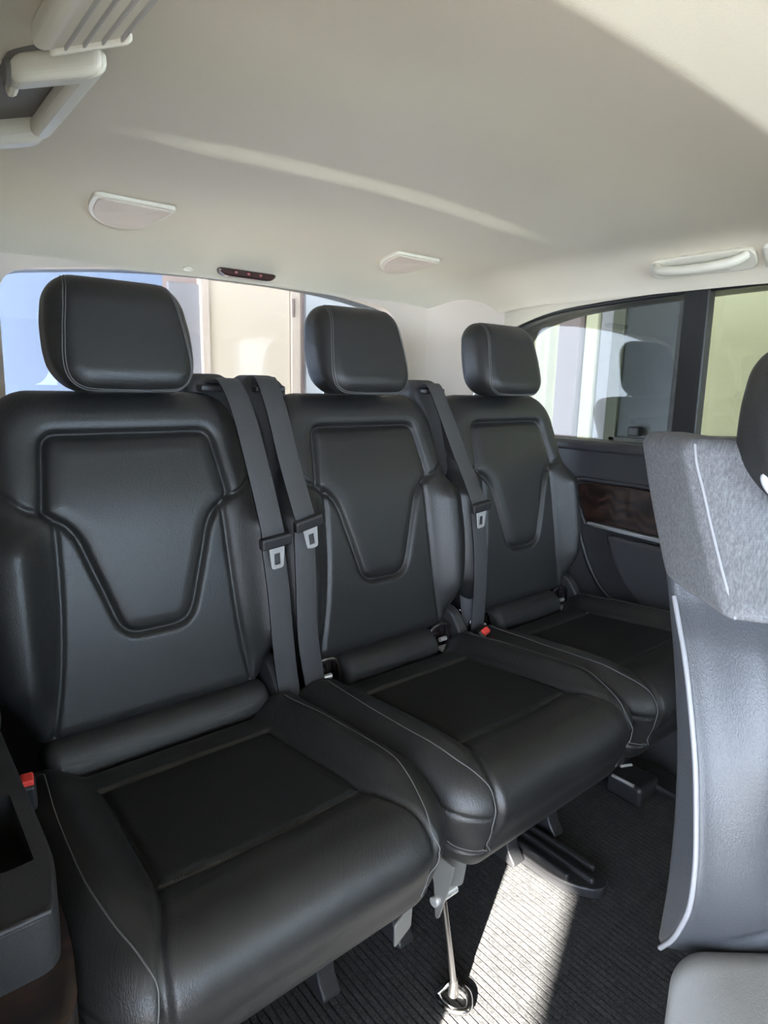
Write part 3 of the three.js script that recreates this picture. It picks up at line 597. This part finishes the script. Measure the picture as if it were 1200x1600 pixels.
{
  const o = thing('air_vent', 'ivory ridged air vent at the top left corner of the ceiling', 'air vent', [-0.650, 1.380, 0.548]);
  mesh('housing', rb(-0.032, 0.034, -0.018, 0.016, -0.10, 0.14, 0.012), M.ivory, o);
  mesh('front_lip', rb(-0.020, 0.033, -0.023, -0.012, -0.098, -0.088, 0.004), M.ivory, o);
  for (let k = 0; k < 4; k++) mesh('vent_slat', rb(-0.012 + k * 0.012, -0.010 + k * 0.012, -0.0225, -0.016, -0.085, 0.13, 0.0008, 1), M.ivoryDark, o);
  shear(o, 1.5, 0.034);
}
{
  const o = thing('coat_hook', 'small ivory coat hook at the right edge above the window', 'hook', [0.752, 1.352, 0.545]);
  o.rotation.z = -0.79;
  mesh('plate', rb(-0.03, 0.03, -0.012, 0.004, -0.038, 0.05, 0.01), M.ivory, o);
  mesh('hook', tube([[0.0, -0.010, -0.02], [0.0, -0.03, -0.01], [0.004, -0.034, 0.01], [0.008, -0.024, 0.022]], 0.006, 30), M.ivory, o);
}
function ceilingSpeaker(cx, cz, label, flip) {
  const o = thing('ceiling_speaker', label, 'speaker', [cx, 0, cz], 'ceiling speaker grilles');
  const out = roundPoly([[-0.080, -0.058, 0.016], [0.080, -0.058, 0.016], [0.072, 0.03, 0.06], [0.03, 0.066, 0.05], [-0.03, 0.066, 0.05], [-0.072, 0.03, 0.06]], 0.05, 8);
  const lay = (pts, lift, name, mat) => {     // slab that follows the headliner
    const g = new THREE.ExtrudeGeometry(shapeOf(pts), { depth: 0.006, bevelEnabled: true, bevelSize: 0.003, bevelThickness: 0.003, bevelSegments: 3, curveSegments: 10 });
    const t = g.rotateX(PI / 2), a = t.attributes.position;
    for (let i = 0; i < a.count; i++) { const x = a.getX(i), z = -a.getZ(i); const y = a.getY(i); a.setXYZ(i, x, ceilY(cx + x, cz + z) + y * 1 + lift, z); }
    t.index || t.computeVertexNormals(); t.computeVertexNormals(); return mesh(name, t, mat, o);
  };
  lay(out, 0.001, 'rim', M.ivory);
  lay(out.map(p => [p[0] * 0.88, p[1] * 0.90]), -0.003, 'grille', M.pillar);
}
ceilingSpeaker(-0.375, -0.298, 'pale oval ceiling speaker above the left head restraint');
ceilingSpeaker(0.392, -0.298, 'pale oval ceiling speaker above the right head restraint');
{
  const o = thing('brake_light', 'dark red lens of the high brake light over the rear window', 'lamp', [-0.03, 1.322, -0.446]);
  const pts = roundPoly([[-0.088, 0.009, 0.02], [0.088, 0.009, 0.02], [0.07, -0.011, 0.02], [-0.07, -0.011, 0.02]], 0.01);
  mesh('lens', extrudeZ(pts, -0.014, 0.012, 0.004), P({ color: rgb(0.03, 0.006, 0.008), roughness: 0.15, clearcoat: 1 }), o);
  for (let k = 0; k < 3; k++) mesh('light_element', new THREE.SphereGeometry(0.005, 12, 8).scale(1, 0.7, 0.5).translate(-0.035 + k * 0.035, 0, 0.012), P({ color: rgb(0.35, 0.12, 0.12), roughness: 0.2 }), o);
}
tag(mesh('sensor_cap', new THREE.SphereGeometry(0.014, 20, 12).scale(1, 0.45, 0.8).translate(-0.185, 1.318, -0.452), M.ivory), 'small ivory sensor cap left of the brake light', 'sensor');

// ================================================================ NEAR SEAT ON THE RIGHT
{ // swivelled towards the sliding door; local x runs across the seat, local z is its front
  const th = 39.8 * PI / 180, X0 = 0.555, Z0 = -0.62;
  const o = thing('captain_chair', 'blue-grey leather swivel seat close by, cut off by the right picture edge', 'seat',
    [-0.857 + cos(th) * X0 - sin(th) * Z0, 0, 1.127 + sin(th) * X0 + cos(th) * Z0]);
  o.rotation.y = -th;
  const zP = interp([0.33, 0.365, 0.398, 0.469, 0.525, 0.63, 0.693, 0.755, 0.80, 0.90, 0.99, 1.03], [-0.075, -0.052, -0.030, -0.003, -0.003, -0.029, -0.057, -0.092, -0.125, -0.160, -0.195, -0.205]);
  const zA = interp([0.33, 0.365, 0.477, 0.60, 0.707, 0.80, 0.90, 0.99, 1.03], [-0.078, -0.070, -0.064, -0.076, -0.108, -0.150, -0.200, -0.245, -0.26]);
  const bodySDF = (x, y, z) => {
    const d2 = rrect(x, y - 0.672, 0.196, 0.318, y > 0.66 ? 0.05 : 0.018), e = -d2;
    const zf = zP(y) + (0.012 + 0.040 * sm(0.50, 0.78, y)) * sm(0.004, 0.075, x + 0.195) * (1 - sm(0.80, 0.96, y)), zb = zA(y) - 0.06 * sm(0.02, 0.12, e), zm = (zf + zb) / 2;
    let d = roundAnd(d2, abs(z - zm) - max(0.008, (zf - zb) / 2), 0.010);
    if (d > 0.08) return d - 0.02;
    const m = sm(-0.005, 0.012, z - zm);
    for (const [cx, cy, a, w] of [[-0.085, 0.45, 0.95, 0.030], [-0.045, 0.435, 0.8, 0.035], [0.02, 0.44, 0.7, 0.04], [-0.11, 0.425, 0.4, 0.03]]) { const u = (x - cx) * cos(a) + (y - cy) * sin(a), v = -(x - cx) * sin(a) + (y - cy) * cos(a); d += 0.007 * m * exp(-((u / w) ** 2) - ((v / 0.011) ** 2)); }
    return d;
  };
  const back = mesh('backrest', sdfMesh(bodySDF, [-0.22, 0.33, -0.36], [0.22, 1.02, 0.06], 0.0042), M.greyLeather, o);
  const pip = [0.80, 0.775, 0.74, 0.693, 0.63, 0.58, 0.525, 0.469, 0.43, 0.398, 0.375, 0.360].map(y => V(-0.1955, y, zP(y) - 0.001));
  mesh('piping', tube(pip, 0.0032, 110, 8), P({ color: rgb(0.20, 0.20, 0.21), roughness: 0.35 }), back);
  // shoulder cover that carries the belt
  const zB = interp([0.80, 0.821, 0.877, 0.94, 0.989, 1.01], [0.012, -0.006, -0.057, -0.107, -0.142, -0.155]), zK = interp([0.79, 0.804, 0.835, 0.91, 0.968, 1.0], [-0.135, -0.146, -0.176, -0.235, -0.274, -0.295]);
  const capSDF = (x, y, z) => {
    const xc = -0.150 + 0.16 * (0.90 - y), zf = zB(y) + 0.012 * sm(-0.195, -0.16, x), zb = zK(y), zm = (zf + zb) / 2;
    const d2 = rrect(x - xc * 0.5 + 0.075, y - 0.903, 0.047 + 0.08 * (0.90 - y), 0.089, y > 0.9 ? 0.022 : 0.010);
    let d = roundAnd(d2, abs(z - zm) - (zf - zb) / 2, 0.016);
    return d;
  };
  const cap = mesh('shoulder_cover', sdfMesh(capSDF, [-0.23, 0.79, -0.33], [-0.05, 1.01, 0.04], 0.004), M.fabric, o);
  mesh('cover_seam', tube(onto(capSDF, [[-0.186, 0.988, -0.14], [-0.188, 0.965, -0.125], [-0.19, 0.94, -0.10], [-0.19, 0.90, -0.07], [-0.192, 0.86, -0.03], [-0.196, 0.82, 0.012]], 0.0006), 0.0018, 60, 6), P({ color: rgb(0.24, 0.24, 0.25), roughness: 0.7 }), cap);
  mesh('belt_outlet', rb(-0.120, -0.045, 0.84, 0.965, -0.16, -0.085, 0.012), M.rubber, o);
  mesh('belt_loop', tube([[-0.122, 0.965, -0.085], [-0.132, 0.955, -0.078], [-0.124, 0.940, -0.072], [-0.10, 0.934, -0.072], [-0.07, 0.938, -0.078]], 0.006, 40), P({ color: rgb(0.4, 0.4, 0.42), roughness: 0.3 }), o);
  const head = mesh('head_restraint', headGeo, M.leather, o); head.position.set(0.005, -0.105, -0.108); head.rotation.z = -0.10; head.position.x -= 0.138;
  for (const g of headSeams) mesh('stitching', g, P({ color: rgb(0.6, 0.6, 0.6), roughness: 0.7 }), head);
  for (const s of [-1, 1]) mesh('post', rod([s * 0.062, 0.98, -0.08], [s * 0.062, 1.05, -0.03], 0.0055), M.chrome, head);
  const cushSDF = (x, y, z) => { const w = 0.212 + 0.03 * sm(0.02, 0.2, z); return rbox(x * 0.212 / w, y - 0.325, z - 0.19, 0.212, 0.085, 0.222, 0.05); };
  mesh('cushion', sdfMesh(cushSDF, [-0.27, 0.22, -0.06], [0.27, 0.42, 0.44], 0.006), M.greyCloth, o);
  mesh('pedestal', join(new THREE.CylinderGeometry(0.13, 0.16, 0.21, 36).translate(0, 0.13, 0.12), rb(-0.19, 0.19, 0.20, 0.25, -0.02, 0.36, 0.02), rb(-0.22, 0.22, 0.004, 0.03, -0.08, 0.32, 0.01)), M.plastic, o);
}

// ================================================================ OUTSIDE
{
  const cm = (r, g, b, ro = 0.9) => P({ color: rgb(r, g, b), roughness: ro });
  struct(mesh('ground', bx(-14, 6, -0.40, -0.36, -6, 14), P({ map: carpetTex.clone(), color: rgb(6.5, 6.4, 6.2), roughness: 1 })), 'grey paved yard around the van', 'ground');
  // building behind
  const Z = -2.2;
  const b = thing('rear_building', 'pale building wall with a white door seen through the rear window', 'building', [0, -0.36, Z]);
  mesh('wall', bx(0.42, 2.42, 0, 2.65, -0.2, 0), cm(0.52, 0.42, 0.40), b);
  mesh('blue_panel', bx(-1.6, 0.42, 0, 2.65, -0.2, 0.0), cm(0.30, 0.40, 0.62), b);
  mesh('corner_post', bx(0.44, 0.60, 0, 1.90, 0, 0.03), cm(0.36, 0.37, 0.42), b);
  const d = mesh('door', rb(0.645, 1.14, 0, 1.93, 0.0, 0.045, 0.004), cm(0.82, 0.74, 0.64), b);
  mesh('door_frame', join(bx(0.60, 0.64, 0, 1.99, 0, 0.06), bx(1.145, 1.20, 0, 1.99, 0, 0.06), bx(0.60, 1.20, 1.94, 1.99, 0, 0.06)), cm(0.75, 0.66, 0.60), b);
  mesh('hinge', rod([1.15, 1.78, 0.07], [1.15, 1.88, 0.07], 0.008), cm(0.25, 0.2, 0.2), d);
  mesh('side_light', bx(1.26, 1.80, 0, 1.95, 0, 0.03), cm(0.66, 0.72, 0.82), b);
  // building on the right
  const X = 2.4;
  const s = thing('side_building', 'yellow building front with a dark glass door seen through the side window', 'building', [X, -0.36, 0]);
  const yl = cm(0.72, 0.70, 0.42), py = cm(0.74, 0.73, 0.50);
  mesh('wall', bx(0.02, 0.2, 0, 2.65, -2.2, 3.5), cm(0.60, 0.58, 0.40), s);
  mesh('wall_panel', bx(-0.02, 0.02, 0, 2.65, -0.43, 2.6), yl, s);
  { // hanging curtain with folds
    const pts = []; for (let z = -1.75; z <= -1.17; z += 0.004) pts.push([z, 0.018 * sin((z + 1.75) * 2 * PI / 0.075) + 0.006 * sin(z * 61)]);
    const poly = pts.map(p => [p[1] - 0.02, -p[0]]).concat(pts.slice().reverse().map(p => [p[1] - 0.012, -p[0]]));
    mesh('curtain', new THREE.ExtrudeGeometry(shapeOf(poly), { depth: 2.5, bevelEnabled: false }).rotateX(-PI / 2).translate(0, 0.1, 0), py, s);
  }
  mesh('column', rb(-0.10, 0.03, 0, 2.65, -1.14, -1.00, 0.01), cm(0.34, 0.27, 0.27), s);
  mesh('pale_post', rb(-0.06, 0.03, 0, 2.65, -0.99, -0.915, 0.006), py, s);
  mesh('grey_post', rb(-0.04, 0.03, 0, 2.65, -0.905, -0.83, 0.006), cm(0.36, 0.36, 0.38), s);
  const dd = mesh('glass_door', bx(-0.03, 0.01, 0, 2.6, -0.82, -0.46), P({ color: rgb(0.045, 0.052, 0.045), roughness: 0.25 }), s);
  mesh('door_stile', rb(-0.05, 0.0, 0, 2.6, -0.83, -0.76, 0.005), cm(0.09, 0.10, 0.07, 0.6), dd);
  mesh('door_stile', rb(-0.05, 0.0, 0, 2.6, -0.47, -0.42, 0.005), cm(0.02, 0.02, 0.02, 0.5), dd);
  mesh('door_rail', rb(-0.05, 0.0, 1.02, 1.16, -0.80, -0.46, 0.005), cm(0.05, 0.05, 0.045, 0.6), dd);
  mesh('door_handle', rb(-0.10, -0.04, 1.17, 1.22, -0.66, -0.60, 0.01), cm(0.01, 0.01, 0.01, 0.4), dd);
  // carport that the van stands under: the low sun slips in below its roof edge
  const c = thing('carport', 'flat carport roof on square posts over the van', 'carport', [0, -0.36, 0]);
  mesh('roof_slab', bx(-4.0, 2.6, 2.66, 2.84, -2.4, 7.0), cm(0.62, 0.60, 0.56), c);
  for (const z of [-2.2, 2.33, 6.6]) mesh('post', rb(-4.0, -3.72, 0, 2.66, z, z + 0.36, 0.01), cm(0.40, 0.39, 0.37), c);
}
renderer.render(scene, camera);
